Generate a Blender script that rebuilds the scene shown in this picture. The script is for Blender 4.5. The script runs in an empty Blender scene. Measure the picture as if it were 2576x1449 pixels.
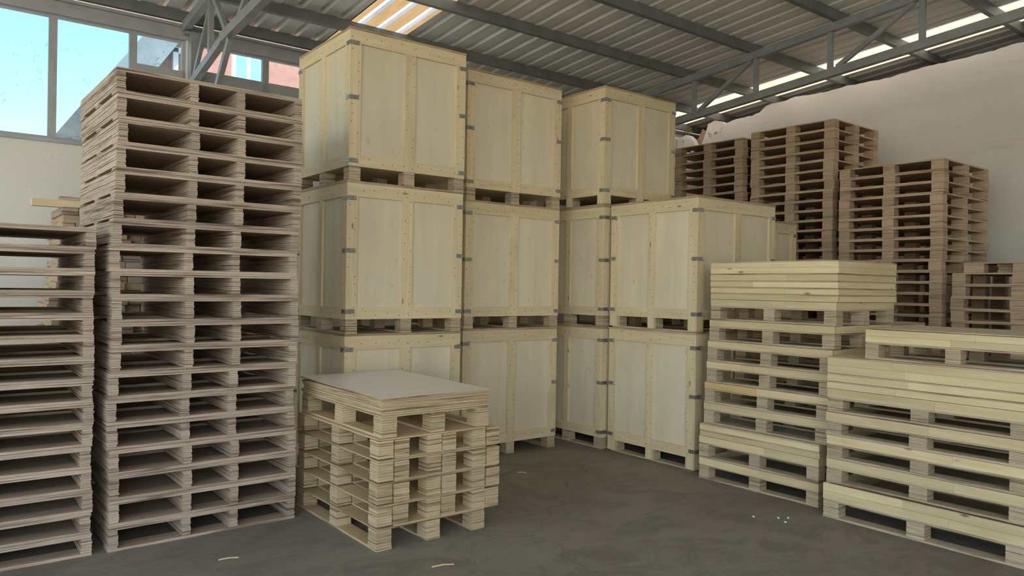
import bpy, math, random
import numpy as np
from mathutils import Matrix, Vector
random.seed(7)
scene = bpy.context.scene
COL = scene.collection

# ------------------------------------------------------------------ camera
F_PX, PITCH, ROLL, YAW, CAM_H = 1886.0, -0.0015, 0.0161, 0.6606, 1.6
cy, sy = math.cos(YAW), math.sin(YAW)
fw = Vector((sy*math.cos(PITCH), cy*math.cos(PITCH), math.sin(PITCH)))
rt = Vector((cy, -sy, 0)); up = rt.cross(fw)
rt2 = rt*math.cos(ROLL) + up*math.sin(ROLL)
up2 = -rt*math.sin(ROLL) + up*math.cos(ROLL)
cam_d = bpy.data.cameras.new('camera'); cam = bpy.data.objects.new('camera', cam_d); COL.objects.link(cam)
cam_d.sensor_width = 36.0; cam_d.lens = F_PX/2576*36; cam_d.clip_start = .05; cam_d.clip_end = 500
m = Matrix((rt2, up2, -fw)).transposed().to_4x4(); m.translation = (0, 0, CAM_H)
cam.matrix_world = m
scene.camera = cam

# ------------------------------------------------------------------ light
SUN_EL, SUN_AZ = math.radians(52), math.radians(205)      # azimuth clockwise from +Y: the sun stands behind the camera
world = bpy.data.worlds.new('world'); scene.world = world; world.use_nodes = True
wn = world.node_tree.nodes; wl = world.node_tree.links
sky = wn.new('ShaderNodeTexSky'); sky.sky_type = 'NISHITA'; sky.sun_disc = False
sky.sun_elevation = SUN_EL; sky.sun_rotation = SUN_AZ; sky.air_density = 1.2; sky.dust_density = 1.0; sky.ozone_density = 1.0
wl.new(sky.outputs[0], wn['Background'].inputs[0]); wn['Background'].inputs[1].default_value = 0.34
sd = bpy.data.lights.new('sun', 'SUN'); sd.energy = 10.0; sd.angle = .009; sd.color = (1, .95, .87)
so = bpy.data.objects.new('sun', sd); COL.objects.link(so); so.location = (0, -10, 20)
dvec = Vector((math.sin(SUN_AZ)*math.cos(SUN_EL), math.cos(SUN_AZ)*math.cos(SUN_EL), math.sin(SUN_EL)))
so.rotation_euler = dvec.to_track_quat('Z', 'Y').to_euler()
vs = scene.view_settings
vs.view_transform = 'Standard'; vs.look = 'None'; vs.gamma = 1; vs.use_curve_mapping = False; vs.exposure = 0.74
try:
    scene.cycles.max_bounces = 10; scene.cycles.diffuse_bounces = 6; scene.cycles.transparent_max_bounces = 12
    scene.cycles.sample_clamp_indirect = 6
except Exception: pass

# ------------------------------------------------------------------ materials
class NT:
    def __init__(s, name):
        s.m = bpy.data.materials.new(name); s.m.use_nodes = True
        s.t = s.m.node_tree; s.n = s.t.nodes; s.b = s.n['Principled BSDF']; s.out = s.n['Material Output']
    def node(s, typ, **kw):
        n = s.n.new(typ)
        for k, v in kw.items():
            if isinstance(k, str) and k.startswith('i_'): n.inputs[k[2:].replace('_', ' ')].default_value = v
            else: setattr(n, k, v)
        return n
    def L(s, a, b): s.t.links.new(a, b)
    def coord(s, scale, out='Object', rnd=True):
        tc = s.node('ShaderNodeTexCoord'); mp = s.node('ShaderNodeMapping'); mp.inputs['Scale'].default_value = scale
        s.L(tc.outputs[out], mp.inputs['Vector'])
        if rnd:
            oi = s.node('ShaderNodeObjectInfo'); mu = s.node('ShaderNodeVectorMath', operation='SCALE')
            mu.inputs[0].default_value = (37.3, 71.9, 53.1); s.L(oi.outputs['Random'], mu.inputs['Scale'])
            s.L(mu.outputs[0], mp.inputs['Location'])
        return mp.outputs[0]
    def noise(s, vec, scale=1, detail=3, rough=.55, dist=0):
        n = s.node('ShaderNodeTexNoise'); n.inputs['Scale'].default_value = scale; n.inputs['Detail'].default_value = detail
        n.inputs['Roughness'].default_value = rough; n.inputs['Distortion'].default_value = dist
        s.L(vec, n.inputs['Vector']); return n.outputs['Fac']
    def ramp(s, fac, stops):
        r = s.node('ShaderNodeValToRGB'); e = r.color_ramp.elements
        while len(e) < len(stops): e.new(.5)
        for i, (p, c) in enumerate(stops): e[i].position = p; e[i].color = (*c, 1)
        s.L(fac, r.inputs[0]); return r.outputs[0]
    def mix(s, fac, a, b, mode='MIX'):
        x = s.node('ShaderNodeMix', data_type='RGBA', blend_type=mode)
        for i, v in ((0, fac), (6, a), (7, b)):
            if hasattr(v, 'is_linked'): s.L(v, x.inputs[i])
            elif i == 0: x.inputs[0].default_value = v
            else: x.inputs[i].default_value = (*v, 1)
        return x.outputs[2]
    def bump(s, h, strength=.3, dist=.01):
        b = s.node('ShaderNodeBump'); b.inputs['Strength'].default_value = strength; b.inputs['Distance'].default_value = dist
        s.L(h, b.inputs['Height']); s.L(b.outputs[0], s.b.inputs['Normal'])
    def base(s, c, rough=.7, metal=0, spec=.3):
        if hasattr(c, 'is_linked'): s.L(c, s.b.inputs['Base Color'])
        else: s.b.inputs['Base Color'].default_value = (*c, 1)
        s.b.inputs['Roughness'].default_value = rough; s.b.inputs['Metallic'].default_value = metal
        s.b.inputs['Specular IOR Level'].default_value = spec
        return s.m

def objvar(nt, c, lo=.82, hi=1.12):
    oi = nt.node('ShaderNodeObjectInfo')
    mr = nt.node('ShaderNodeMapRange'); mr.inputs['To Min'].default_value = lo; mr.inputs['To Max'].default_value = hi
    nt.L(oi.outputs['Random'], mr.inputs['Value'])
    vm = nt.node('ShaderNodeVectorMath', operation='SCALE'); nt.L(c, vm.inputs[0]); nt.L(mr.outputs[0], vm.inputs['Scale'])
    return vm.outputs[0]

def plywood(name, dark, mid, light, face_a, face_b, freq=95, lo=.85, hi=1.1):
    """plies as fine layers on the edges, veneer grain on the faces"""
    nt = NT(name)
    e = nt.noise(nt.coord((1.6, 1.6, freq)), 1, 3, .6)
    edge = nt.ramp(e, [(.375, dark), (.43, mid), (.53, light), (.70, mid)])
    e2 = nt.noise(nt.coord((7, 7, 26)), 1, 2)
    edge = nt.mix(.25, edge, nt.ramp(e2, [(.35, mid), (.62, light)]))
    g = nt.noise(nt.coord((2.2, 22, 2)), 1, 4, .6)
    face = nt.ramp(g, [(.3, face_a), (.68, face_b)])
    tc = nt.node('ShaderNodeTexCoord'); sx = nt.node('ShaderNodeSeparateXYZ'); nt.L(tc.outputs['Normal'], sx.inputs[0])
    ab = nt.node('ShaderNodeMath', operation='ABSOLUTE'); nt.L(sx.outputs[2], ab.inputs[0])
    gt = nt.node('ShaderNodeMath', operation='GREATER_THAN'); nt.L(ab.outputs[0], gt.inputs[0]); gt.inputs[1].default_value = .6
    c = objvar(nt, nt.mix(gt.outputs[0], edge, face), lo, hi)
    nt.bump(e, .35, .004)
    return nt.base(c, .78, 0, .2)

def solidwood(name, a, b, knot, axis=0, lo=.86, hi=1.1, knots=True):
    """planed softwood, grain along the given local axis, a few knots"""
    nt = NT(name)
    sc = [26, 26, 26]; sc[axis] = 1.4
    g = nt.noise(nt.coord(tuple(sc)), 1, 4, .6, .4)
    c = nt.ramp(g, [(.28, a), (.7, b)])
    if knots:
        ks = [9, 9, 9]; ks[axis] = 3.0
        v = nt.node('ShaderNodeTexVoronoi'); nt.L(nt.coord(tuple(ks)), v.inputs['Vector']); v.inputs['Scale'].default_value = 1
        kf = nt.ramp(v.outputs['Distance'], [(.03, (1, 1, 1)), (.11, (0, 0, 0))])
        c = nt.mix(kf, c, knot)
    st = nt.noise(nt.coord((1.6, 1.6, 1.6)), 1, 2)
    c = nt.mix(nt.ramp(st, [(.55, (0, 0, 0)), (.8, (.5, .5, .5))]), c, tuple(x*.75 for x in a))
    c = objvar(nt, c, lo, hi)
    nt.bump(g, .12, .003)
    return nt.base(c, .68, 0, .25)

def plain(name, c, rough=.6, metal=0, var=None, scale=6, spec=.4):
    nt = NT(name)
    if var is not None:
        f = nt.noise(nt.coord((scale,)*3), 1, 4, .6)
        c = nt.ramp(f, [(.3, c), (.7, var)])
    return nt.base(c, rough, metal, spec)

M = {}
M['ply_left'] = plywood('plywood_weathered', (.11, .075, .055), (.34, .26, .195), (.54, .445, .355), (.36, .28, .20), (.48, .38, .28), 75)
M['ply_far'] = plywood('plywood_brown', (.20, .13, .085), (.43, .31, .215), (.58, .44, .315), (.42, .31, .21), (.52, .39, .27), 80)
M['ply_low'] = plywood('plywood_yellow', (.15, .095, .05), (.43, .32, .19), (.60, .48, .315), (.56, .42, .22), (.66, .51, .29), 70)
M['ply_right'] = plywood('plywood_pale', (.14, .10, .065), (.40, .315, .21), (.56, .46, .325), (.52, .43, .29), (.62, .53, .37))
M['ply_lid'] = plywood('plywood_lid', (.15, .095, .055), (.36, .255, .15), (.50, .38, .24), (.52, .43, .29), (.62, .53, .37))
M['sheet_face'] = plywood('plywood_sheet', (.12, .07, .04), (.38, .26, .15), (.56, .42, .26), (.74, .70, .63), (.82, .79, .74), 150)
M['sheet_face'].node_tree.nodes['Principled BSDF'].inputs['Roughness'].default_value = .3
M['sheet_face'].node_tree.nodes['Principled BSDF'].inputs['Specular IOR Level'].default_value = .5
M['rail'] = solidwood('pine_rail', (.60, .475, .265), (.74, .615, .385), (.20, .12, .06), 1, .84, 1.1)
M['rail_x'] = solidwood('pine_rail_across', (.60, .475, .265), (.74, .615, .385), (.20, .12, .06), 0, .84, 1.1)
M['rail_gold'] = solidwood('pine_rail_golden', (.56, .38, .16), (.66, .47, .22), (.2, .11, .05), 1)
M['batten'] = solidwood('poplar_batten', (.60, .49, .30), (.72, .61, .41), (.30, .17, .08), 2, .92, 1.06)
M['batten_x'] = solidwood('poplar_rail', (.60, .49, .30), (.72, .61, .41), (.30, .17, .08), 0, .92, 1.06)
M['batten_y'] = solidwood('poplar_rail_side', (.60, .49, .30), (.72, .61, .41), (.30, .17, .08), 1, .92, 1.06)
def panel_mat():
    nt = NT('poplar_panel')
    g = nt.noise(nt.coord((9, 9, .8)), 1, 4, .6, .3)
    c = nt.ramp(g, [(.3, (.63, .56, .405)), (.7, (.71, .635, .48))])
    b = nt.noise(nt.coord((2.6, 2.6, 1.6)), 1, 3)
    c = nt.mix(nt.ramp(b, [(.5, (0, 0, 0)), (.8, (.55, .55, .55))]), c, (.53, .465, .35))
    v = nt.node('ShaderNodeTexVoronoi'); nt.L(nt.coord((7, 7, 5)), v.inputs['Vector']); v.inputs['Scale'].default_value = 1
    c = nt.mix(nt.ramp(v.outputs['Distance'], [(.02, (.5, .5, .5)), (.14, (0, 0, 0))]), c, (.46, .37, .24))
    return nt.base(objvar(nt, c, .95, 1.04), .55, 0, .3)
M['panel'] = panel_mat()
M['steel'] = plain('galvanised_clip', (.30, .295, .28), .38, .8, (.50, .495, .48), 60)
M['nail'] = plain('nail_head', (.06, .05, .045), .5, .6)
M['truss'] = plain('painted_steel', (.24, .26, .265), .45, .3, (.34, .36, .365), 5)
M['purlin'] = plain('painted_purlin', (.16, .178, .178), .45, .3, (.24, .26, .26), 4)
def roof_mat():
    nt = NT('zinc_roof_sheet')
    f = nt.noise(nt.coord((1.2, .5, 1), rnd=True), 1, 4, .6)
    c = nt.ramp(f, [(.3, (.68, .68, .64)), (.7, (.84, .835, .79))])
    return nt.base(c, .42, .1, .5)
M['roof'] = roof_mat()
def frp(name, col, trans):
    nt = NT(name)
    f = nt.noise(nt.coord((14, 3, 8)), 1, 4, .65)
    c = nt.ramp(f, [(.3, tuple(x*.8 for x in col)), (.65, col)])
    tl = nt.node('ShaderNodeBsdfTranslucent'); tr = nt.node('ShaderNodeBsdfTransparent'); mx = nt.node('ShaderNodeMixShader')
    nt.L(c, tl.inputs[0]); nt.L(c, tr.inputs[0]); mx.inputs[0].default_value = trans
    nt.L(tl.outputs[0], mx.inputs[1]); nt.L(tr.outputs[0], mx.inputs[2]); nt.L(mx.outputs[0], nt.out.inputs[0])
    return nt.m
M['frp_dust'] = frp('skylight_dusty', (.15, .098, .045), 0)
M['frp'] = frp('skylight_clear', (.30, .30, .285), 0)
M['frp2_dust'] = frp('skylight_less_dusty', (.32, .225, .135), 0)
M['frp2'] = frp('skylight_cleaner', (.50, .50, .48), 0)
def glass_mat():
    nt = NT('dirty_window_glass')
    n1 = nt.noise(nt.coord((2.5, 2.5, 2.5), rnd=True), 1, 5, .7, 1.0)
    n2 = nt.noise(nt.coord((9, 9, 9), rnd=True), 1, 3, .6, 2.5)
    v = nt.node('ShaderNodeTexVoronoi', feature='DISTANCE_TO_EDGE'); v.inputs['Scale'].default_value = 3.2
    w = nt.node('ShaderNodeVectorMath', operation='ADD'); nz = nt.node('ShaderNodeTexNoise'); nz.inputs['Scale'].default_value = 6
    cc = nt.coord((1, 1, 1)); nt.L(cc, nz.inputs['Vector']); nt.L(cc, w.inputs[0]); nt.L(nz.outputs['Color'], w.inputs[1]); nt.L(w.outputs[0], v.inputs['Vector'])
    scr = nt.ramp(v.outputs['Distance'], [(.004, (1, 1, 1)), (.010, (0, 0, 0))])
    gate = nt.ramp(n1, [(.56, (0, 0, 0)), (.62, (1, 1, 1))])
    scr = nt.mix(1.0, scr, gate, 'MULTIPLY')
    col = nt.mix(scr, (.64, .74, .74), (.22, .26, .26))
    tr = nt.node('ShaderNodeBsdfTransparent'); nt.L(col, tr.inputs[0])
    df = nt.node('ShaderNodeBsdfTranslucent'); df.inputs[0].default_value = (.6, .75, .85, 1)
    mx = nt.node('ShaderNodeMixShader'); mx.inputs[0].default_value = .06
    nt.L(tr.outputs[0], mx.inputs[1]); nt.L(df.outputs[0], mx.inputs[2])
    gl = nt.node('ShaderNodeBsdfGlossy'); gl.inputs['Roughness'].default_value = .05
    m2 = nt.node('ShaderNodeMixShader'); m2.inputs[0].default_value = .03
    nt.L(mx.outputs[0], m2.inputs[1]); nt.L(gl.outputs[0], m2.inputs[2]); nt.L(m2.outputs[0], nt.out.inputs[0])
    return nt.m
M['glass'] = glass_mat()
def plaster():
    nt = NT('white_plaster')
    a = nt.noise(nt.coord((.7, .7, .9), rnd=False), 1, 5, .6)
    c = nt.ramp(a, [(.3, (.62, .61, .575)), (.7, (.72, .71, .67))])
    s = nt.noise(nt.coord((1.0, 1.0, 7), rnd=False), 1, 5, .7)
    c = nt.mix(nt.ramp(s, [(.60, (0, 0, 0)), (.82, (.55, .55, .55))]), c, (.40, .36, .29))
    sp = nt.noise(nt.coord((28, 28, 28), rnd=False), 1, 2)
    c = nt.mix(nt.ramp(sp, [(.70, (0, 0, 0)), (.76, (.5, .5, .5))]), c, (.45, .42, .36))
    nt.bump(a, .2, .03)
    return nt.base(c, .9, 0, .1)
M['plaster'] = plaster()
M['rubble'] = plain('broken_masonry', (.46, .43, .37), .95, 0, (.70, .68, .63), 18, .1)
def concrete():
    nt = NT('stained_concrete')
    a = nt.noise(nt.coord((.55, .55, .55), rnd=False), 1, 6, .62, .4)
    c = nt.ramp(a, [(.3, (.19, .170, .138)), (.5, (.245, .222, .182)), (.72, (.30, .274, .228))])
    d = nt.noise(nt.coord((2.3, 3.6, 1), rnd=False), 1, 5, .7, .8)
    c = nt.mix(nt.ramp(d, [(.40, (.7, .7, .7)), (.54, (0, 0, 0))]), c, (.165, .149, .122))
    c = nt.mix(nt.ramp(d, [(.62, (0, 0, 0)), (.8, (.5, .5, .5))]), c, (.36, .33, .28))
    v = nt.node('ShaderNodeTexVoronoi', feature='DISTANCE_TO_EDGE'); v.inputs['Scale'].default_value = .33
    w = nt.node('ShaderNodeVectorMath', operation='ADD'); nz = nt.node('ShaderNodeTexNoise'); nz.inputs['Scale'].default_value = 2.5; nz.inputs['Detail'].default_value = 5
    sc = nt.node('ShaderNodeVectorMath', operation='SCALE'); sc.inputs['Scale'].default_value = .55
    cc = nt.coord((1, 1, 1), rnd=False); nt.L(cc, nz.inputs['Vector']); nt.L(nz.outputs['Color'], sc.inputs[0])
    nt.L(cc, w.inputs[0]); nt.L(sc.outputs[0], w.inputs[1]); nt.L(w.outputs[0], v.inputs['Vector'])
    c = nt.mix(nt.ramp(v.outputs['Distance'], [(.0012, (.4, .4, .4)), (.004, (0, 0, 0))]), c, (.05, .047, .042))
    f = nt.noise(nt.coord((40, 40, 40), rnd=False), 1, 3)
    c = nt.mix(.18, c, nt.ramp(f, [(.35, (.13, .118, .10)), (.65, (.27, .25, .21))]))
    nt.bump(d, .12, .01)
    return nt.base(c, .72, 0, .25)
M['concrete'] = concrete()
M['yard'] = plain('yard_concrete', (.42, .37, .29), .9, 0, (.50, .45, .36), 1.5, .1)
M['frame'] = plain('window_frame_grey', (.33, .34, .36), .5, .2, (.42, .43, .45), 4)
M['brick'] = plain('pink_brick', (.42, .17, .14), .9, 0, (.50, .23, .19), 9, .1)
M['stucco'] = plain('grey_pink_render', (.42, .33, .33), .9, 0, (.50, .42, .42), 3, .1)
M['slate'] = plain('grey_roof', (.16, .17, .20), .8, 0, (.24, .25, .28), 3, .2)
M['white'] = plain('white_plastic', (.80, .80, .80), .5)
M['blueglass'] = plain('blue_window', (.20, .38, .60), .2, 0, (.32, .50, .70), 1.5)
M['clay'] = plain('brown_clay', (.30, .19, .14), .85, 0, (.38, .26, .20), 9, .1)
M['leaf'] = plain('dusty_leaf', (.14, .19, .07), .8, 0, (.36, .34, .18), 25, .2)
M['foam'] = plain('white_foam', (.8, .8, .77), .7)

# ------------------------------------------------------------------ mesh helpers
class MB:
    def __init__(s): s.v = []; s.f = []; s.mi = []
    def box(s, x0, x1, y0, y1, z0, z1, mi=0):
        b = len(s.v)
        s.v += [(x0,y0,z0),(x1,y0,z0),(x1,y1,z0),(x0,y1,z0),(x0,y0,z1),(x1,y0,z1),(x1,y1,z1),(x0,y1,z1)]
        for q in ((0,3,2,1),(4,5,6,7),(0,1,5,4),(1,2,6,5),(2,3,7,6),(3,0,4,7)):
            s.f.append(tuple(b+i for i in q)); s.mi.append(mi)
        return s
    def bar(s, p, q, w, h, upv=(0,0,1), mi=0):
        p, q = Vector(p), Vector(q); d = (q-p).normalized()
        if abs(d.dot(Vector(upv))) > .99: upv = (0, 1, 0)
        sdv = d.cross(Vector(upv)).normalized(); u = sdv.cross(d).normalized()
        b = len(s.v)
        for e in (p, q):
            for a, c in ((-1,-1),(1,-1),(1,1),(-1,1)): s.v.append(tuple(e + sdv*(a*w/2) + u*(c*h/2)))
        for q_ in ((0,1,2,3),(7,6,5,4),(0,4,5,1),(1,5,6,2),(2,6,7,3),(3,7,4,0)):
            s.f.append(tuple(b+i for i in q_)); s.mi.append(mi)
        return s
    def prism(s, poly, fn, d0, d1, mi=0):
        """poly: 2-D outline; fn(a, b, d) -> 3-D point; extruded from d0 to d1"""
        b = len(s.v); n = len(poly)
        for d in (d0, d1): s.v += [fn(a, c, d) for a, c in poly]
        s.f.append(tuple(b+i for i in range(n))); s.f.append(tuple(b+n+i for i in reversed(range(n)))); s.mi += [mi, mi]
        for i in range(n):
            j = (i+1) % n; s.f.append((b+i, b+n+i, b+n+j, b+j)); s.mi.append(mi)
        return s
    def mesh(s, name, mats):
        me = bpy.data.meshes.new(name); me.from_pydata(s.v, [], s.f)
        for mt in (mats if isinstance(mats, (list, tuple)) else [mats]): me.materials.append(mt)
        if any(s.mi): me.polygons.foreach_set('material_index', s.mi)
        import bmesh
        bm = bmesh.new(); bm.from_mesh(me); bmesh.ops.recalc_face_normals(bm, faces=bm.faces); bm.to_mesh(me); bm.free()
        me.update(); return me

def obj(name, me, parent=None, loc=(0,0,0), rz=0):
    o = bpy.data.objects.new(name, me); COL.objects.link(o); o.location = loc; o.rotation_euler = (0, 0, rz)
    if parent is not None: o.parent = parent
    return o
def tag(o, label=None, cat=None, group=None, kind=None):
    if label: o['label'] = label
    if cat: o['category'] = cat
    if group: o['group'] = group
    if kind: o['kind'] = kind
    return o
def empty(name, loc, rz=0):
    o = obj(name, None, None, loc, rz); o.empty_display_size = .1; return o
def U(a, b): return random.uniform(a, b)
ORD = ['first','second','third','fourth','fifth','sixth','seventh','eighth','ninth','tenth','eleventh','twelfth','thirteenth','fourteenth','fifteenth','sixteenth',
 'seventeenth','eighteenth','nineteenth','twentieth','twenty-first','twenty-second','twenty-third','twenty-fourth','twenty-fifth','twenty-sixth','twenty-seventh',
 'twenty-eighth','twenty-ninth','thirtieth','thirty-first','thirty-second']
CACHE = {}
def box_mesh(key, sx, sy, sz, mat):
    k = (key, round(sx,4), round(sy,4), round(sz,4), mat)
    if k not in CACHE: CACHE[k] = MB().box(0, sx, 0, sy, 0, sz).mesh(key, M[mat])
    return CACHE[k]
def lam_mesh(key, sx, sy, sz, n, mat, variant, jx=.0025, jy=.0025):
    """block or stringer glued up from n strips of plywood, edges a little uneven"""
    k = (key, round(sx,4), round(sy,4), round(sz,4), n, mat, variant)
    if k not in CACHE:
        mb = MB(); h = sz/n
        for i in range(n):
            a, b, c, d = U(0, jx), U(0, jx), U(0, jy), U(0, jy)
            mb.box(a, sx-b, c, sy-d, i*h, (i+1)*h-(.0013 if n > 2 else .0004))
        CACHE[k] = mb.mesh(key, M[mat])
    return CACHE[k]
def deck_mesh(key, sx, sy, sz, n, mat, variant):
    return lam_mesh(key, sx, sy, sz, n, mat, variant, .005, .005)

# ------------------------------------------------------------------ the setting
ROOF_Z, ROOF_S = 4.30, .082                 # underside of the purlins at y=8, rise per metre towards the camera
def roof_z(y, off=0): return ROOF_Z + off + ROOF_S*(8-y)
XL, XR, YF, YB, XN = -7.0, 9.90, -6.0, 8.30, 12.6
KW = 9.90/9.45                       # the wall outline below was taken at 9.45 m

tag(obj('floor', MB().box(XL, XN, YF, YB+.25, -.12, 0).mesh('floor', M['concrete'])), 'dark grey stained concrete floor of the shed', 'floor', kind='structure')
tag(obj('ground', MB().box(-60, 60, -60, 60, -.3, -.125).mesh('ground', M['yard'])), 'pale concrete yard around the shed', 'ground', kind='structure')

# window wall along the back: low masonry, then a band of windows, then a lintel
SILL, HEAD = 2.93, 4.14
mb = MB(); mb.box(XL, XN, YB, YB+.24, 0, SILL); mb.box(2.10, 2.20, YB, YB+.24, SILL, HEAD)
mb.box(5.2, XN, YB, YB+.24, SILL, HEAD)
tag(obj('wall_back', mb.mesh('wall_back', M['plaster'])), 'white plastered wall under the window band', 'wall', kind='structure')
tag(obj('trim_1', MB().box(XL, 5.2, YB-.03, YB+.10, SILL-.03, SILL+.0).box(XL, 5.2, YB-.02, YB+.0, HEAD-.02, HEAD+.06).mesh('trim', M['frame'])), 'grey rail along head and foot of the window band', 'trim', kind='structure')
tag(obj('trim_2', MB().box(XL, XN, YB-.01, YB+.20, HEAD+.061, 4.28).box(XL, XN, YB-.05, YB+.0, HEAD+.10, HEAD+.125).mesh('trim', M['frame'])), 'grey steel lintel between window band and roof', 'trim', kind='structure')
def window(n, x0, x1, rail=None):
    w = empty('window_%d' % n, (x0, YB+.06, SILL)); tag(w, None, None, kind='structure')
    W, Hh = x1-x0, HEAD-SILL
    t = .035
    f = MB(); f.box(0, t, 0, .05, 0, Hh); f.box(W-t, W, 0, .05, 0, Hh); f.box(t, W-t, 0, .05, 0, t); f.box(t, W-t, 0, .05, Hh-t, Hh)
    obj('window_frame', f.mesh('window_frame', M['frame']), w)
    if rail:
        obj('window_rail', MB().box(t, W-t, -.03, .06, rail[0]-SILL, rail[1]-SILL).mesh('window_rail', M['frame']), w)
        obj('pane', box_mesh('pane', W-2*t, .006, rail[0]-SILL-t, 'glass'), w, (t, .022, t))
        obj('pane', box_mesh('pane', W-2*t, .006, HEAD-rail[1]-t, 'glass'), w, (t, .022, rail[1]-SILL))
    else:
        obj('pane', box_mesh('pane', W-2*t, .006, Hh-2*t, 'glass'), w, (t, .022, t))
    return w
wins = [(-6.9,-5.4,None),(-5.4,-3.9,None),(-3.9,-2.3,None),(-2.3,-.75,None),(-.75,.905,None),(.905,1.60,None),(1.60,2.10,(3.71,3.80)),(2.20,2.95,(3.73,3.84)),(2.95,3.65,(3.73,3.84)),(3.65,4.4,(3.73,3.84)),(4.4,5.2,(3.73,3.84))]
for i, (a, b, r) in enumerate(wins): window(i+1, a, b, r)

# right wall with its broken top
prof = [(8.29, 3.6), (8.29, 3.93), (7.95, 4.02), (7.82, 4.03), (7.73, 4.06), (7.68, 4.04), (7.60, 3.97), (7.55, 3.88), (7.50, 3.80), (7.45, 3.84), (7.40, 3.90), (7.345, 4.03), (7.30, 4.16), (7.18, 4.20), (7.06, 4.155),
        (6.99, 4.12), (6.85, 4.14), (6.70, 4.15), (6.52, 4.155), (6.40, 4.18), (6.29, 4.26), (6.20, 4.28), (6.05, 4.265), (5.83, 4.30), (5.4, 4.28), (5.1, 4.30), (4.6, 4.29), (4.2, 4.33), (3.6, 4.34), (3.08, 4.38), (2, 4.40), (0, 4.42), (-6, 4.45)]
prof = [prof[0]] + [(min(8.285-.002*i, a*KW), 1.6+(b-1.6)*KW) for i, (a, b) in enumerate(prof[1:-1])] + [prof[-1]]
pp = []
for (y0, z0), (y1, z1) in zip(prof, prof[1:]):
    k = max(1, int(abs(y1-y0)/.06)); 
    for j in range(k):
        t = j/k; pp.append((y0+(y1-y0)*t, z0+(z1-z0)*t + (U(-.008, .008) if y0 < 8.2 else 0)))
pp.append(prof[-1])
poly = [(8.29, 0)] + pp[1:] + [(-6, 0)]
tag(obj('wall_right', MB().prism(poly, lambda a, b, d: (d, a, b), XR, XR+.12).mesh('wall_right', M['plaster'])), 'white plastered wall with a broken uneven top edge', 'wall', kind='structure')
tag(obj('wall_far', MB().box(XN, XN+.2, YF, YB+.24, 0, 5.6).mesh('wall_far', M['plaster'])), 'wall of the dark bay behind the white wall', 'wall', kind='structure')
tag(obj('wall_unseen_front', MB().box(0.5, XN, YF, YF+.2, 0, 5.4).mesh('wall_unseen_front', M['plaster'])), 'unseen end wall added behind the viewpoint to cut the front light', 'wall', kind='structure')  # unseen wall, added so less daylight enters from behind the camera
rub = MB()
for i in range(34):
    y = U(7.35, 8.26); x = XR + U(-.015, .08); z = 4.15 + U(-.32, -.02) if y > 7.7 else U(4.08, 4.22); s_ = U(.012, .035)
    if 7.75 < y < 7.98: z = U(3.7, 3.88)
    rub.bar((x, y, z), (x+U(-.02,.02), y+s_, z+U(-.02,.02)), s_*1.6, s_*1.3)
rb = obj('broken_plaster', rub.mesh('broken_plaster', M['rubble']), bpy.data.objects['wall_right']); rb['kind'] = 'stuff'

# corrugated roof: sheets of three ribs each, two translucent strips in view and one added out of view
ceil = empty('ceiling', (0, 0, 0)); tag(ceil, None, None, kind='structure')
RIB = .2333; SW = RIB*3; PUR = .11
def sheet_mesh(kind):
    if ('sheet', kind) in CACHE: return CACHE[('sheet', kind)]
    mb = MB(); pts = []; mi = []
    for r in range(3):
        x = r*RIB
        pts += [(x, 0), (x+.085, 0), (x+.105, .028), (x+.150, .028), (x+.170, 0)]
    pts.append((SW+.012, 0.0015))
    ys = np.linspace(YF-.5, YB+.55, 9)
    for y in ys:
        for (x, z) in pts: mb.v.append((x, float(y), roof_z(float(y), PUR+.004)+z))
    n = len(pts)
    for j in range(len(ys)-1):
        for i in range(n-1):
            mb.f.append((j*n+i, j*n+i+1, (j+1)*n+i+1, (j+1)*n+i)); mb.mi.append(1 if (kind != 'zinc' and i % 5 in (1,2,3)) else 0)
    me = mb.mesh('roof_sheet', [M['frp_dust'], M['frp']] if kind == 'frp' else [M['frp2_dust'], M['frp2']] if kind == 'frp2' else M['roof'])
    CACHE[('sheet', kind)] = me; return me
SKY = {3.56: 'frp', 9.35: 'frp2', -2.04: 'frp2'}  # strip at negative x is out of view, added at like spacing for overhead light
x0 = 3.56 - 15*SW
xs_ = [(x0 + k*SW, 0) for k in range(23)] + [(x0 + 22*SW + .19, .004)]     # one sheet overlaps its neighbour more
while xs_[-1][0] + SW < XN: xs_.append((xs_[-1][0] + SW, 0))
for x, dz in xs_:
    fr = [kd for s_, kd in SKY.items() if abs(x - s_) < .3]
    o = obj('skylight_sheet' if fr else 'roof_sheet', sheet_mesh(fr[0] if fr else 'zinc'), ceil, (x, 0, dz if not fr else -.001))
    if fr: o['label'] = 'translucent corrugated skylight sheet'

# purlins: C sections running along the window wall
def purlin(y, label, x0=XL, x1=XN):
    w, h, t = .06, PUR, .012
    prof = [(0,0),(w,0),(w,.02),(w-t,.02),(w-t,t),(t,t),(t,h-t),(w-t,h-t),(w-t,h-.02),(w,h-.02),(w,h),(0,h)]
    mb = MB().prism(prof, lambda a, b, d: (d, a, b), x0, x1)
    o = obj('purlin', mb.mesh('purlin', M['purlin']), None, (0, y, roof_z(y)-.004)); tag(o, label, 'purlin', 'roof purlins')
PUR_Y = [(8.20, 'dark steel purlin at the window wall, just above the panes'), (7.50, 'steel purlin passing behind the tallest crate, second from the window wall'),
         (6.48, 'steel purlin at the near end of the tan skylight, third from the window wall'), (5.45, 'steel purlin fourth from the window wall, above the white wall corner'),
         (4.35, 'steel purlin fifth from the window wall, crossing the top of the right truss'), (3.30, 'steel purlin nearest the camera in view at top right')]
for y, l in PUR_Y: purlin(y, l)
purlin(2.25, 'steel purlin overhead, just out of view above the right stacks'); purlin(1.2, 'steel purlin overhead, farthest out of view towards the viewpoint')

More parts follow.
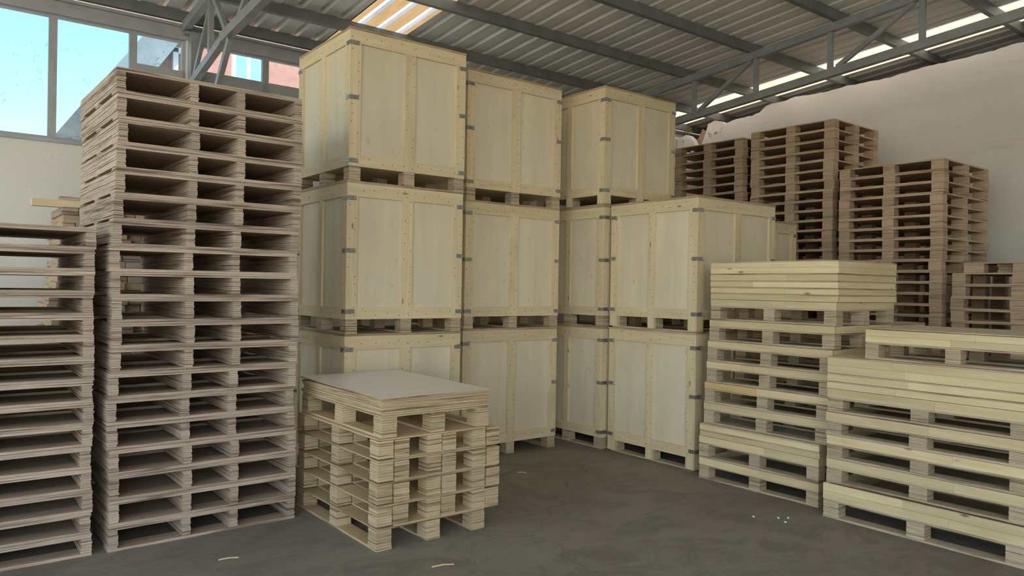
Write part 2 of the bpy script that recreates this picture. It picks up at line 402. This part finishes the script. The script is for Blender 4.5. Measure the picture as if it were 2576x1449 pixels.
# trusses
CH = .09
def truss(X, lab, ylo, posts, diags, lowz, W=.07, extra=None, name='roof_truss'):
    t = empty(name, (X, 8.0, roof_z(8.0)-.1)); tag(t, lab, 'roof truss', 'roof trusses')
    o = Vector(t.location)
    def P(y, z): return (0, y-o.y, z-o.z)
    def part(nm, a, b, w, h): obj(nm, MB().bar(a, b, w, h, (1,0,0) if False else (0,0,1)).mesh(nm, M['truss']), t)
    y0, y1 = 8.22, YF
    part('upper_chord', P(y0, roof_z(y0)-CH/2-.006), P(y1, roof_z(y1)-CH/2-.006), W, CH)
    part('lower_chord', P(ylo, lowz(ylo)), P(y1, lowz(y1)), W, CH)
    for y in posts: part('web_post', P(y, lowz(y)+CH/2), P(y, roof_z(y)-CH-.01), .045, .055)
    for (ya, yb) in diags: part('web_brace', P(ya, lowz(ya)+CH/2), P(yb, roof_z(yb)-CH-.01), .04, .05)
    for nm, a, b, w, h in (extra or []): part(nm, P(*a), P(*b), w, h)
    return t
lz = lambda y: 3.86 + .082*(6.62-y)
posts = [7.27, 6.33, 5.40, 4.45, 3.47, 2.5, 1.5, .5, -.5, -1.5, -2.5, -3.5, -4.5]
truss(7.90, 'grey steel truss over the far pallet stacks along the white wall', 8.22, posts, [(6.25, 5.47), (4.37, 3.55), (2.4, 1.6), (.4, -.4), (-1.6, -2.4)], lz)
lz2 = lambda y: 3.80 + .060*(6.81-y)
truss(2.06, 'grey steel truss coming off the window wall above the tall left pallet stack', 6.95, [7.33, 5.6, 4.2, 2.8, 1.4, 0, -2, -4],
      [(6.85, 7.25), (6.5, 5.75), (4.9, 4.3), (3.5, 2.9), (1.9, 1.5)], lambda y: lz2(y) if y < 7 else 3.72,
      extra=[('end_chord', (7.90, 3.60), (6.75, 3.815), .06, .075), ('knee_brace', (6.74, 3.74), (7.95, 2.55), .045, .06), ('web_brace', (7.85, 3.66), (7.36, 4.18), .035, .045)])
cl = MB().box(-.045, .045, -.05, .05, 0, 4.16).box(-.12, .12, -.1, .1, 0, .015).box(-.10, .10, -.06, .06, 4.16, 4.175)
tag(obj('steel_column', cl.mesh('steel_column', M['truss']), None, (2.15, 8.22, 0)), 'dark steel column against the window wall under the left truss', 'column')

# ------------------------------------------------------------------ pallets
def place(name, loc, rz, label, group, cat='pallet'):
    e = empty(name, loc, rz); tag(e, label, cat, group); return e
def stringer_pallet(loc, rz, w, d, h, mat, strs, label, group, sw=.057, bt=.018, tt=.024):
    """full plywood top, laminated stringers front to back, three boards underneath; origin = front-left corner"""
    e = place('wooden_pallet', loc, rz, label, group)
    sh = h-bt-tt-.001
    obj('top_deck', deck_mesh('top_deck', w, d, tt, 2, mat, random.randrange(4)), e, (0, 0, bt+sh))
    for x in strs: obj('stringer', lam_mesh('stringer', sw, d-.004, sh-.0005, 8, mat, random.randrange(6), .006, .006), e, (x+U(-.003,.003), .002, bt))
    for y, dd in ((0, .13), (d/2-.06, .11), (d-.13, .13)): obj('bottom_board', lam_mesh('bottom_board', w, dd, bt-.0005, 2, mat, random.randrange(4), .005, .004), e, (0, y, 0))
    return e
def block_pallet(loc, rz, w, d, h, mat, label, group, bw=.12, bd=.10, bt=.014, tt=.014, skids=True, nl=6, invert=False, bx=None):
    e = place('wooden_pallet', loc, rz, label, group)
    bt_ = bt if skids else 0
    bh = h-bt_-tt-.001
    if invert: zt, zb, zs = 0, tt, 0
    else: zt, zb, zs = bt_+bh+.0005, bt_, 0
    obj('top_deck', deck_mesh('top_deck', w, d, tt, 1, mat, random.randrange(3)), e, (0, 0, zt))
    xs = bx or [0, (w-bw)/2, w-bw]
    for i, x in enumerate(xs):
        for y in (0, (d-bd)/2, d-bd):
            obj('block', lam_mesh('block', bw, bd, bh-.0005, nl, mat, random.randrange(8)), e, (x+U(-.002,.002), y+U(-.002,.002), zb))
        if skids and not invert: obj('bottom_board', box_mesh('bottom_board', bw, d, bt-.0005, mat), e, (x, 0, 0))
    return e
def rail_set(e, w, d, z, hgt, gold=False, t=.022, seed=None):
    """rim of planed boards around a deck, long sides made of two boards"""
    cut = U(.3, .72)*d
    for x in (0, w-t):
        a, b = ('rail_gold' if gold and x == 0 else 'rail'), 'rail'
        if random.random() < .25:
            obj('rail', box_mesh('rail', t, d, hgt, b), e, (x, 0, z))
        else:
            cc = round(cut, 2)
            obj('rail', box_mesh('rail', t, cc-.001, hgt, b), e, (x, 0, z)); obj('rail', box_mesh('rail', t, d-cc, hgt, a), e, (x, cc, z))
    for y in (.001, d-t-.001):
        obj('rail', box_mesh('rail', w-2*t-.002, t, hgt, 'rail_x'), e, (t+.001, y, z))
def railed_pallet(loc, rz, w, d, h, label, group, rh=.058, bw=.095, bd=.10, gold=False, nrail=1):
    """laminated blocks on a plywood base, plywood deck and a planed rim on top"""
    e = place('rimmed_pallet', loc, rz, label, group, 'pallet')
    bt, tt = .014, .012; bh = h-bt-tt-rh*nrail-.001
    for x in (0, (w-bw)/2, w-bw):
        obj('bottom_board', box_mesh('bottom_board', bw, d, bt-.0005, 'ply_right'), e, (x, 0, 0))
        for y in (0, (d-bd)/2, d-bd):
            obj('block', lam_mesh('block', bw, bd, bh-.0005, 8, 'ply_right', random.randrange(8)), e, (x+U(-.002,.002), y+U(-.002,.002), bt))
    obj('deck', deck_mesh('deck', w, d, tt-.0005, 1, 'ply_right', random.randrange(3)), e, (0, 0, bt+bh))
    for k in range(nrail): rail_set(e, w, d, bt+bh+tt+k*rh, rh-.0012, gold)
    return e
def tray_lid(loc, rz, w, d, h, label, group, nrail=1):
    e = place('wooden_tray', loc, rz, label, group, 'tray')
    tt = .009
    for k in range(nrail): rail_set(e, w, d, k*(h-tt)/nrail, (h-tt)/nrail-.001)
    obj('board', deck_mesh('board', w, d, tt-.0008, 1, 'ply_right', random.randrange(3)), e, (0, 0, h-tt))
    return e

# A: pallet stack cut by the left edge of the picture
n = 15; ph = 1.905/n
for i in range(n):
    w = 1.147
    stringer_pallet((.762-w+U(-.006,.006), 4.926+U(-.008,.008), i*ph), U(-.004,.004), w, 1.118, ph, 'ply_left', (0, .52, w-.06),
        '%s pallet from the floor in the shorter stack cut off by the left edge' % ORD[i] if i < n-1 else 'topmost pallet of the shorter stack cut off by the left edge', 'pallets in the stack at the left edge', .06, .016, .026)
# B: tall pallet stack
n = 19; ph = 2.856/n
for i in range(n):
    dx = .010*math.sin(i*.9) + U(-.005,.005) + (.012 if i >= 12 else 0)
    stringer_pallet((.838+dx, 4.905+U(-.006,.006)+(-.004*i/19), i*ph), .024+U(-.004,.004), 1.147, 1.118, ph, 'ply_left', (0, .412, .702, 1.09),
        '%s pallet from the floor in the tall stack between the left stack and the crates' % ORD[i] if i < n-1 else 'topmost pallet of the tall stack between the left stack and the crates', 'pallets in the tall left stack')
# K: far stacks along the white wall
def far_stack(xx, yy, w, d, topz, n, lab, grp, fixed=None):
    ph = topz/n
    for i in range(n):
        k = n-1-i
        lb = ('topmost pallet of %s' % lab) if k == 0 else '%s pallet from the top of %s' % (ORD[k], lab)
        block_pallet((xx+U(-.008,.008), yy+U(-.008,.008), i*ph), U(-.006,.006), w, d, ph, 'ply_far', lb, grp, bw=.11, bd=.125, nl=6)
far_stack(8.14, 5.742, 1.1, 1.1, 3.55, 31, 'the brown far stack nearest the crates', 'pallets in the far stack nearest the crates')
far_stack(8.15, 4.53, 1.03, 1.1, 3.59, 31, 'the tallest brown stack at the white wall', 'pallets in the tallest far stack')
far_stack(8.06, 3.31, 1.12, 1.1, 2.972, 26, 'the brown far stack behind the right rimmed pallets', 'pallets in the far stack right of the tallest')
far_stack(8.05, 2.05, 1.12, 1.17, 1.81, 15, 'the low brown stack at the right edge', 'pallets in the low far stack at the right edge')
e = block_pallet((8.10, 2.10, 1.812), .01, .95, 1.02, .10, 'ply_far', 'pale blocked pallet lying on the low brown stack at the right edge', None, bw=.12, bd=.18, skids=False, tt=.012)
for i in range(9):
    o = obj('offcut', box_mesh('offcut', .05, U(.10, .26), .026, 'ply_far' if i % 3 else 'ply_right'), None, (8.28 + (i % 2)*.09, 2.42+(i//3)*.012+.0, 1.8135 + (i//3)*.029))
    o.location.y = (2.30, 2.30, 2.62)[i % 3] + (i//3)*.012; o.location.x = 8.235
    if i % 3 == 1: o.location.x += .07
    tag(o, 'wood offcut tucked under the deck of the blocked pallet on the low brown stack', 'offcut', 'offcuts in the blocked pallet')

# I: right stack of rimmed pallets and lids beside the crates
zI = 0.0; lab = 'the rimmed pallet stack beside the crates at right'
items = [('b', .177, 0), ('b', .185, 0), ('l', .045, 1), ('l', .060, 2)] 
xs, ys, dd = 5.215, 2.975, 1.09
z = 0
railed_pallet((xs, ys, z), 0, .88, dd, .176, 'lowest rimmed pallet of the right stack beside the crates, standing on the floor', 'rimmed pallets in the stack beside the crates'); z += .177
railed_pallet((xs+.004, ys+.004, z), .003, .88, dd, .183, 'second rimmed pallet from the floor in the stack beside the crates', 'rimmed pallets in the stack beside the crates'); z += .184
tray_lid((xs+.002, ys-.004, z), 0, .88, dd, .048, 'lower of two shallow trays sandwiched low in the stack beside the crates', 'trays in the stack beside the crates'); z += .049
tray_lid((xs+.003, ys+.002, z), 0, .885, dd, .055, 'upper of two shallow trays sandwiched low in the stack beside the crates', 'trays in the stack beside the crates'); z += .056
for i in range(6):
    railed_pallet((5.246+U(-.005,.005)+.002*i, 2.93-.009*i+U(-.005,.005), z), U(-.004,.004), .885, 1.12, .1755, '%s rimmed pallet up in the stack beside the crates' % ORD[i+2] + (', one rim board golden' if i in (1, 4) else ''), 'rimmed pallets in the stack beside the crates', .054, gold=i in (1, 4)); z += .1765
for i, h in enumerate((.052, .050, .052, .056, .098)):
    tray_lid((5.246+U(-.004,.004)+.012, 2.872+U(-.004,.004), z), U(-.004,.004), .90, 1.135, h, ('lowest', 'second', 'third', 'fourth', 'topmost and thickest')[i] + ' shallow tray on top of the stack beside the crates', 'trays on the stack beside the crates', 2 if h > .09 else 1); z += h+.001
# J: right-hand front stack
z = 0; g1 = 'rimmed pallets in the front right stack'; g2 = 'trays in the front right stack'
railed_pallet((5.058, 1.585, z), .0, .86, 1.265, .243, 'lowest rimmed pallet at front right with a double rim, standing on the floor', g1, .056, .10, .115, nrail=2); z += .244
for i, h in enumerate((.172, .164, .163, .166)):
    railed_pallet((5.09+U(-.004,.004), 1.585+U(-.004,.004), z), U(-.003,.003), .86, 1.265, h, '%s rimmed pallet from the floor in the front right stack' % ORD[i+1], g1, .062, .10, .115); z += h+.001
for i, (h, nr) in enumerate(((.053, 1), (.056, 1), (.118, 2))):
    tray_lid((5.092+U(-.003,.003), 1.588+U(-.003,.003), z), U(-.003,.003), .86, 1.265, h, ('lower thin shallow tray', 'middle thin shallow tray', 'thick double-rim shallow tray')[i] + ' under the small base of the front right stack', g2, nr); z += h+.001
railed_pallet((5.135, 1.47, z), 0, .81, 1.13, .205, 'small rimmed pallet with a double rim on top of the front right stack', g1, .044, .085, .095, nrail=2); 
zt = z + .206
tray = obj('plywood_sheet', deck_mesh('plywood_sheet', .80, 1.12, .008, 1, 'ply_right', 9), None, (5.14, 1.475, zt)); tag(tray, 'pale plywood sheet covering the small base at front right', 'plywood sheet')

# H: low stack of nested pallets with plywood sheets on top
lz_ = [0, .134, .272, .405, .543, .672]
gH = 'nested pallets in the low stack in front of the crates'
HX, HY, HW, HD = 2.128, 4.020, .80, 1.20
hb = dict(bw=.105, bd=.11)
def hp(loc, rz, h, label, **k): return block_pallet(loc, rz, HW, HD, h, 'ply_low', label, gH, tt=.009, nl=7, **hb, **k)
hp((HX, HY, 0), .008, .133, 'bottom pallet of the low nested stack, standing on the floor')
for i in range(1, 5):
    z0, z1 = lz_[i], lz_[i+1]
    hp((HX+.113+U(-.003,.003), HY-.004+U(-.004,.004), z0+.001), .008, z1-z0-.012, 'upturned pallet shifted right in the %s layer of the low nested stack' % ORD[i], skids=False, invert=True)
    hp((HX+U(-.004,.004), HY+U(-.004,.004), z0+.0105), .008, z1-z0-.0112, 'upright pallet in the %s layer of the low nested stack' % ORD[i], skids=False)
hp((HX+.030, HY+.012, lz_[5]+.002), .008, .808-lz_[5]-.003, 'top pallet of the low nested stack, right under the plywood sheets')
z = .809
for i in range(8):
    o = obj('plywood_sheet', deck_mesh('plywood_sheet', HW-.004+U(0,.008), HD, .0115, 1, 'ply_low', 20+i), None, (HX+.030+U(-.009,.009), HY+.008+U(-.009,.009), z), .008+U(-.008,.008))
    tag(o, '%s plywood sheet from the bottom on the low nested pallet stack' % ORD[i], 'plywood sheet', 'plywood sheets on the low stack'); z += .0122
mb = MB(); nx, ny = 2, 12                                    # the whitish sheet on top sags a little towards its far end
vs_ = []
for k in range(ny+1):
    t = k/ny; zz = .004*math.sin(t*math.pi)+.012*t*t
    for x_ in (0, HW+.012):
        vs_ += [(x_, t*(HD+.02), zz), (x_, t*(HD+.02), zz+.009)]
mb.v = vs_
for k in range(ny):
    a = k*4; b = a+4
    mb.f += [(a+1, a+3, b+3, b+1), (a, b, b+2, a+2), (a, a+1, b+1, b), (a+2, b+2, b+3, a+3)]
mb.f += [(0, 2, 3, 1), (ny*4, ny*4+1, ny*4+3, ny*4+2)]; mb.mi = [0]*len(mb.f)
o = obj('plywood_sheet', mb.mesh('plywood_sheet', M['sheet_face']), None, (HX+.022, HY-.006, z+.0005), .012)
tag(o, 'whitish plywood sheet lying topmost on the low nested pallet stack', 'plywood sheet', 'plywood sheets on the low stack')

# ------------------------------------------------------------------ crates
def clip_mesh():
    if 'clip' in CACHE: return CACHE['clip']
    mb = MB()
    # bent spring clip around a crate corner at the local origin: one plate on each face, pressed ridges and a tongue
    mb.box(.0, .075, -.004, -.0015, -.017, .017)
    mb.box(-.004, -.0015, 0, .062, -.017, .017)
    mb.box(-.005, .006, -.005, .006, -.012, .012)
    mb.box(.012, .070, -.009, -.004, .006, .013); mb.box(.012, .070, -.009, -.004, -.013, -.006); mb.box(.062, .070, -.009, -.004, -.006, .006)
    mb.box(-.009, -.004, .012, .056, .006, .012); mb.box(-.009, -.004, .012, .056, -.012, -.006)
    CACHE['clip'] = mb.mesh('clip', M['steel']); return CACHE['clip']
def crate(loc, rz, w, d, h, label, group, foot=.112, drop=False, battx=.094, clips=((0,),(0,)), topr=.105, botr=.09, drop_y=None):
    """plywood crate with battens; origin = corner nearest the camera, x along the front face, y along the left face"""
    e = place('wooden_crate', loc, rz, label, group, 'crate')
    if drop_y is None: drop_y = drop
    P, B, LT = .010, .019, .017
    zb, zt = foot, h-LT
    t = P+B
    # panels, inset behind the battens
    obj('side_panel', box_mesh('side_panel', w-2*B, P, zt-zb, 'panel'), e, (B, B, zb)); obj('side_panel', box_mesh('side_panel', w-2*B, P, zt-zb, 'panel'), e, (B, d-B-P, zb))
    obj('side_panel', box_mesh('side_panel', P, d-2*t, zt-zb, 'panel'), e, (B, t, zb)); obj('side_panel', box_mesh('side_panel', P, d-2*t, zt-zb, 'panel'), e, (w-B-P, t, zb))
    obj('floor_panel', box_mesh('floor_panel', w-2*t-.002, d-2*t-.002, .012, 'ply_right'), e, (t+.001, t+.001, zb+.002))
    bz = -foot+.012 if drop else 0; by = -foot+.012 if drop_y else 0
    # front/back battens (x faces run between the y-face battens)
    bw = battx
    for y in (0, d-B):
        for x in (0, (w-bw)/2, w-bw): obj('batten', box_mesh('batten', bw, B, zt-zb-topr-bz, 'batten'), e, (x, y, zb+bz))
        obj('top_rail', box_mesh('top_rail', w, B, topr-.001, 'batten_x'), e, (0, y, zt-topr))
        for x in (bw, (w+bw)/2): obj('bottom_rail', box_mesh('bottom_rail', (w-3*bw)/2-.001, B, botr, 'batten_x'), e, (x+.0005, y, zb))
    bw2 = bw*.78
    for x in (0, w-B):
        for y in (B+.0005, (d-bw2)/2, d-B-bw2-.0005): obj('batten', box_mesh('batten', B, bw2, zt-zb-topr-by, 'batten'), e, (x, y, zb+by))
        obj('top_rail', box_mesh('top_rail', B, d-2*B-.001, topr-.001, 'batten_y'), e, (x, B+.0005, zt-topr))
        for ya, yb in ((B+bw2, (d-bw2)/2), ((d+bw2)/2, d-B-bw2)): obj('bottom_rail', box_mesh('bottom_rail', B, yb-ya-.002, botr, 'batten_y'), e, (x, ya+.001, zb))
    obj('lid', deck_mesh('lid', w+.012, d+.012, LT, 1, 'ply_lid', random.randrange(3)), e, (-.006, -.006, zt))
    # feet and skids
    fwd, ins = .10, (B+.001 if drop or drop_y else .003)
    for x in (ins, (w-fwd)/2, w-fwd-ins):
        obj('skid', box_mesh('skid', fwd, d-2*ins, .0115, 'ply_right'), e, (x, ins, 0))
        for y in (ins, (d-.1)/2, d-.1-ins): obj('foot', lam_mesh('foot', fwd, .1, foot-.0125, 7, 'ply_right', random.randrange(8)), e, (x, y, .012))
    # spring clips on the corner posts and lid
    for (cx, cyy, rot) in clips:
        for zz in (h-.13, zb+(h-zb)*.50, zb+.055): obj('corner_clip', clip_mesh(), e, (cx*w, cyy*d, zz+U(-.012,.012)), rot)
    # nail heads on the two sides that can be seen
    nm = MB()
    def nail(face, a, zz, r=.0042):
        b = len(nm.v); k = 6
        for i in range(k):
            q = i*2*math.pi/k; u_, v_ = a+r*math.cos(q), zz+r*math.sin(q)
            nm.v.append((u_, -.0008, v_) if face == 'x' else (-.0008, u_, v_))
        nm.f.append(tuple(b+i for i in range(k))); nm.mi.append(0)
    for face, L, bwid in (('x', w, bw), ('y', d, bw2)):
        off = 0 if face == 'x' else B
        for xc in (off+bwid/2, L/2, L-off-bwid/2):
            zz = zb+.03
            while zz < zt-.02:
                nail(face, xc+random.choice((-1, 1))*bwid*.28+U(-.006,.006), zz); zz += U(.055, .105)
        xx = .14
        while xx < L-.12:
            nail(face, xx, zt-topr*U(.25,.75)); nail(face, xx+.03, zb+botr*U(.25,.75)); xx += U(.08, .14)
    nl_ = obj('nail_heads', nm.mesh('nail_heads', M['nail']), e); nl_['kind'] = 'stuff'
    return e
R90 = math.pi/2
cl_c = ((0, 0, 0), (1, 0, R90), (0, 1, -R90))
gC = 'stacked plywood crates'
CW = 1.073
crate((2.541, 5.371, 0), -.006, CW, 1.02, 1.212, 'bottom crate of the left column, behind the low pallet stack', gC, clips=cl_c)
crate((2.543, 5.369, 1.214), -.008, CW, 1.02, 1.194, 'middle crate of the left crate column', gC, clips=cl_c)
crate((2.555, 5.375, 2.41), -.010, CW, 1.05, 1.192, 'topmost crate of the left column, nearest the roof', gC, clips=cl_c)
DW = 1.138
crate((3.856, 5.684, 0), -.004, DW, 1.06, 1.206, 'bottom crate of the second column, its feet showing on the floor', gC, clips=cl_c)
crate((3.866, 5.684, 1.208), -.004, DW, 1.06, 1.187, 'middle crate of the second crate column', gC, clips=cl_c)
crate((3.875, 5.690, 2.397), -.006, DW, 1.06, 1.208, 'top crate of the second column, lower than its left neighbour', gC, clips=cl_c)
crate((5.290, 5.335, 0), -.004, 1.06, 1.06, 1.212, 'bottom crate in the recess between the second column and the right crates', gC, clips=cl_c)
crate((5.290, 5.335, 1.214), -.004, 1.06, 1.06, 1.215, 'middle crate in the recess between the second column and the right crates', gC, clips=cl_c)
crate((5.270, 5.320, 2.431), -.006, 1.05, 1.05, 1.183, 'top crate of the recessed column, set at the corner above the right crates', gC, foot=.10, clips=cl_c, drop=True)
crate((5.325, 4.205, 0), -.003, 1.168, 1.07, 1.220, 'lower crate of the right column with battens reaching the floor', gC, clips=cl_c, drop=True)
crate((5.330, 4.207, 1.222), -.004, 1.168, 1.07, 1.211, 'upper crate of the right column, its lid seen beside the far stacks', gC, clips=cl_c, drop=True)
crate((6.56, 4.50, 0), 0, .80, .85, 1.165, 'lower crate hidden behind the right column and the stack of bases', gC, clips=())
crate((6.56, 4.50, 1.167), 0, .80, .85, 1.165, 'crate peeping out behind the upper right crate before the far stacks', gC, clips=((1, 0, R90),))
crate((6.22, 3.02, 0), 0, .80, .85, 1.342, 'single crate with a dark-edged lid behind the stack of rimmed pallets', gC, clips=())

# ------------------------------------------------------------------ lumber pile at the window wall
gL = 'offcut boards in the pile at the window wall'
for k in range(35):
    z = .0 + k*.0632
    xl = .60 + .26*min(1, z/1.75) + (.03 if z > 2.0 else 0) + U(-.03,.03)
    x = xl; ydeep = 7.25+U(-.02,.02)
    while x < 1.62:
        mt_ = random.choice(('ply_left', 'ply_left', 'ply_low', 'ply_far')); bw = random.choice((.09, .12, .16)); hh = random.choice((.058, .0625))
        o = obj('offcut_board', box_mesh('offcut_board', bw-.003, random.choice((.60, .70, .78)), hh, mt_), None, (x, ydeep+U(-.03,.06), z), U(-.004,.004))
        tag(o, '%s short board in the %s third of the lumber pile against the window wall' % ({'ply_left': 'grey', 'ply_low': 'yellowish', 'ply_far': 'brown'}[mt_], ('bottom', 'middle', 'top')[min(2, k//12)]), 'board', gL); x += bw+.004
zt = 35*.0632
tag(obj('plank', box_mesh('plank', .95, .09, .060, 'rail_x'), None, (.66, 7.32, zt), .02), 'pale plank jutting left from the top of the lumber pile', 'board')
tag(obj('plank', box_mesh('plank', .80, .09, .030, 'ply_left'), None, (.86, 7.33, zt+.061), .015), 'thin grey plank lying on the pale plank of the lumber pile', 'board')

# ------------------------------------------------------------------ small things
# gap in the wall: broken clay sheet and a weed
sh = MB(); outl = [(7.34, 3.86), (7.36, 4.06), (7.46, 4.13), (7.54, 4.02), (7.585, 3.98), (7.56, 3.90), (7.585, 3.84), (7.55, 3.74), (7.45, 3.70)]
sh.prism(outl, lambda a, b, d: (d + max(0, a-7.45)*.30, a*KW+.05, 1.6+(b-1.6)*KW), XR+.130, XR+.165)
cs = obj('clay_sheet', sh.mesh('clay_sheet', M['clay'])); tag(cs, 'broken brown clay slab standing in the notch of the white wall', 'slab')
ps = empty('weed', (XR+.05, 8.08, 4.19)); tag(ps, 'dusty green weed growing on the broken wall end by the top crate', 'plant')
lf = MB(); st = MB()
for i in range(11):
    a = U(0, 6.28); L = U(.05, .12); tip = Vector((math.cos(a)*L*.5, math.sin(a)*L*.6, L)); st.bar((0,0,-.01), tip, .004, .004)
    for j in range(9):
        t = U(.35, 1.05); c = tip*t + Vector((U(-.03,.03), U(-.03,.03), U(-.02,.02))); s_ = U(.012, .026); b = len(lf.v)
        d1 = Vector((U(-1,1), U(-1,1), U(-.5,.6))).normalized(); d2 = d1.cross(Vector((U(-1,1), U(-1,1), 1))).normalized(); nn = d1.cross(d2)
        lf.v += [tuple(c), tuple(c+d1*s_+d2*s_*.45+nn*s_*.1), tuple(c+d1*s_*2), tuple(c+d1*s_-d2*s_*.45+nn*s_*.1)]
        lf.f += [(b, b+1, b+2), (b, b+2, b+3)]; lf.mi += [0, 0]
tag(obj('leaves', lf.mesh('leaves', M['leaf']), ps), kind='stuff'); obj('stems', st.mesh('stems', M['leaf']), ps)
# white foam lump on a far pallet
import bmesh
bm = bmesh.new(); bmesh.ops.create_icosphere(bm, subdivisions=2, radius=.03)
for v in bm.verts: v.co.z *= .8; v.co *= 1+.12*math.sin(v.co.x*140+v.co.y*90)
me = bpy.data.meshes.new('foam_lump'); bm.to_mesh(me); bm.free(); me.materials.append(M['foam'])
tag(obj('foam_lump', me, None, (8.19, 6.58, 3.4765)), 'small white foam lump inside the top pallet of the stack nearest the crates', 'foam')
# splinters and chips on the floor
def splinter(x, y, L, a, lab):
    mb = MB(); mb.bar((0,0,.004), (L*.55,.006,.006), .008, .006); mb.bar((L*.5,.005,.006), (L,-.004,.004), .006, .005)
    tag(obj('wood_splinter', mb.mesh('wood_splinter', M['rail_x']), None, (x, y, .0005), a), lab, 'splinter', 'splinters on the floor')
splinter(2.27, 3.62, .13, -.25, 'curved wood splinter on the floor in front of the low nested stack')
splinter(1.33, 4.42, .11, -.20, 'thin wood splinter on the floor before the tall left stack')
splinter(4.02, 5.05, .08, -.9, 'short wood splinter on the floor before the second crate column')
for (x, y) in ((4.62, 3.12), (4.70, 2.92), (4.74, 3.0), (4.80, 2.96)):
    o = obj('wood_chip', MB().box(-.008, .008, -.006, .006, 0, .004).box(-.004, .009, -.003, .007, .004, .007).mesh('wood_chip', M['foam']), None, (x, y, .0005), U(0, 3)); tag(o, 'tiny pale chip on the floor beside the stack of rimmed pallets', 'chip', 'chips on the floor')

# ------------------------------------------------------------------ house seen through the windows
hb_ = empty('brick_house', (2.8, 15, -.125)); tag(hb_, 'pink brick house with grey gabled roof behind the windows', 'house')
def hpart(nm, mb, mat, par=None): return obj(nm, mb.mesh(nm, M[mat]), par or hb_)
hpart('wall', MB().prism([(-.2, 0), (14, 0), (14, 9.5), (3.0, 9.5), (-.2, 4.65)], lambda a, b, d: (a, d, b), 0, 5), 'brick')
hpart('gable_roof', MB().prism([(-.2, 4.65), (3.0, 9.5), (2.7, 9.8), (-.6, 5.0)], lambda a, b, d: (a, d, b), -.35, 5), 'slate')
hpart('drain_pipe', MB().box(.71, .80, -.16, -.04, 0, 6.06).box(.71, .93, -.16, -.04, 5.98, 6.07).box(.87, .93, -.04, .02, 5.98, 6.05), 'white')
for k in range(3):
    xw = 1.82 + k*4.2; ww = .70
    wf = hpart('house_window', MB().box(xw, xw+.07, -.06, .02, 5.0, 6.9).box(xw+ww-.12, xw+ww, -.06, .02, 5.0, 6.9).box(xw+.07, xw+ww-.12, -.06, .02, 6.8, 6.9).box(xw+.07, xw+ww-.12, -.06, .02, 5.0, 5.1).box(xw+.29, xw+.35, -.06, .02, 5.1, 6.8), 'white')
    for a, b in ((.07, .29), (.35, ww-.12)): obj('house_pane', MB().box(xw+a, xw+b, -.03, -.01, 5.1, 6.8).mesh('house_pane', M['blueglass']), wf)
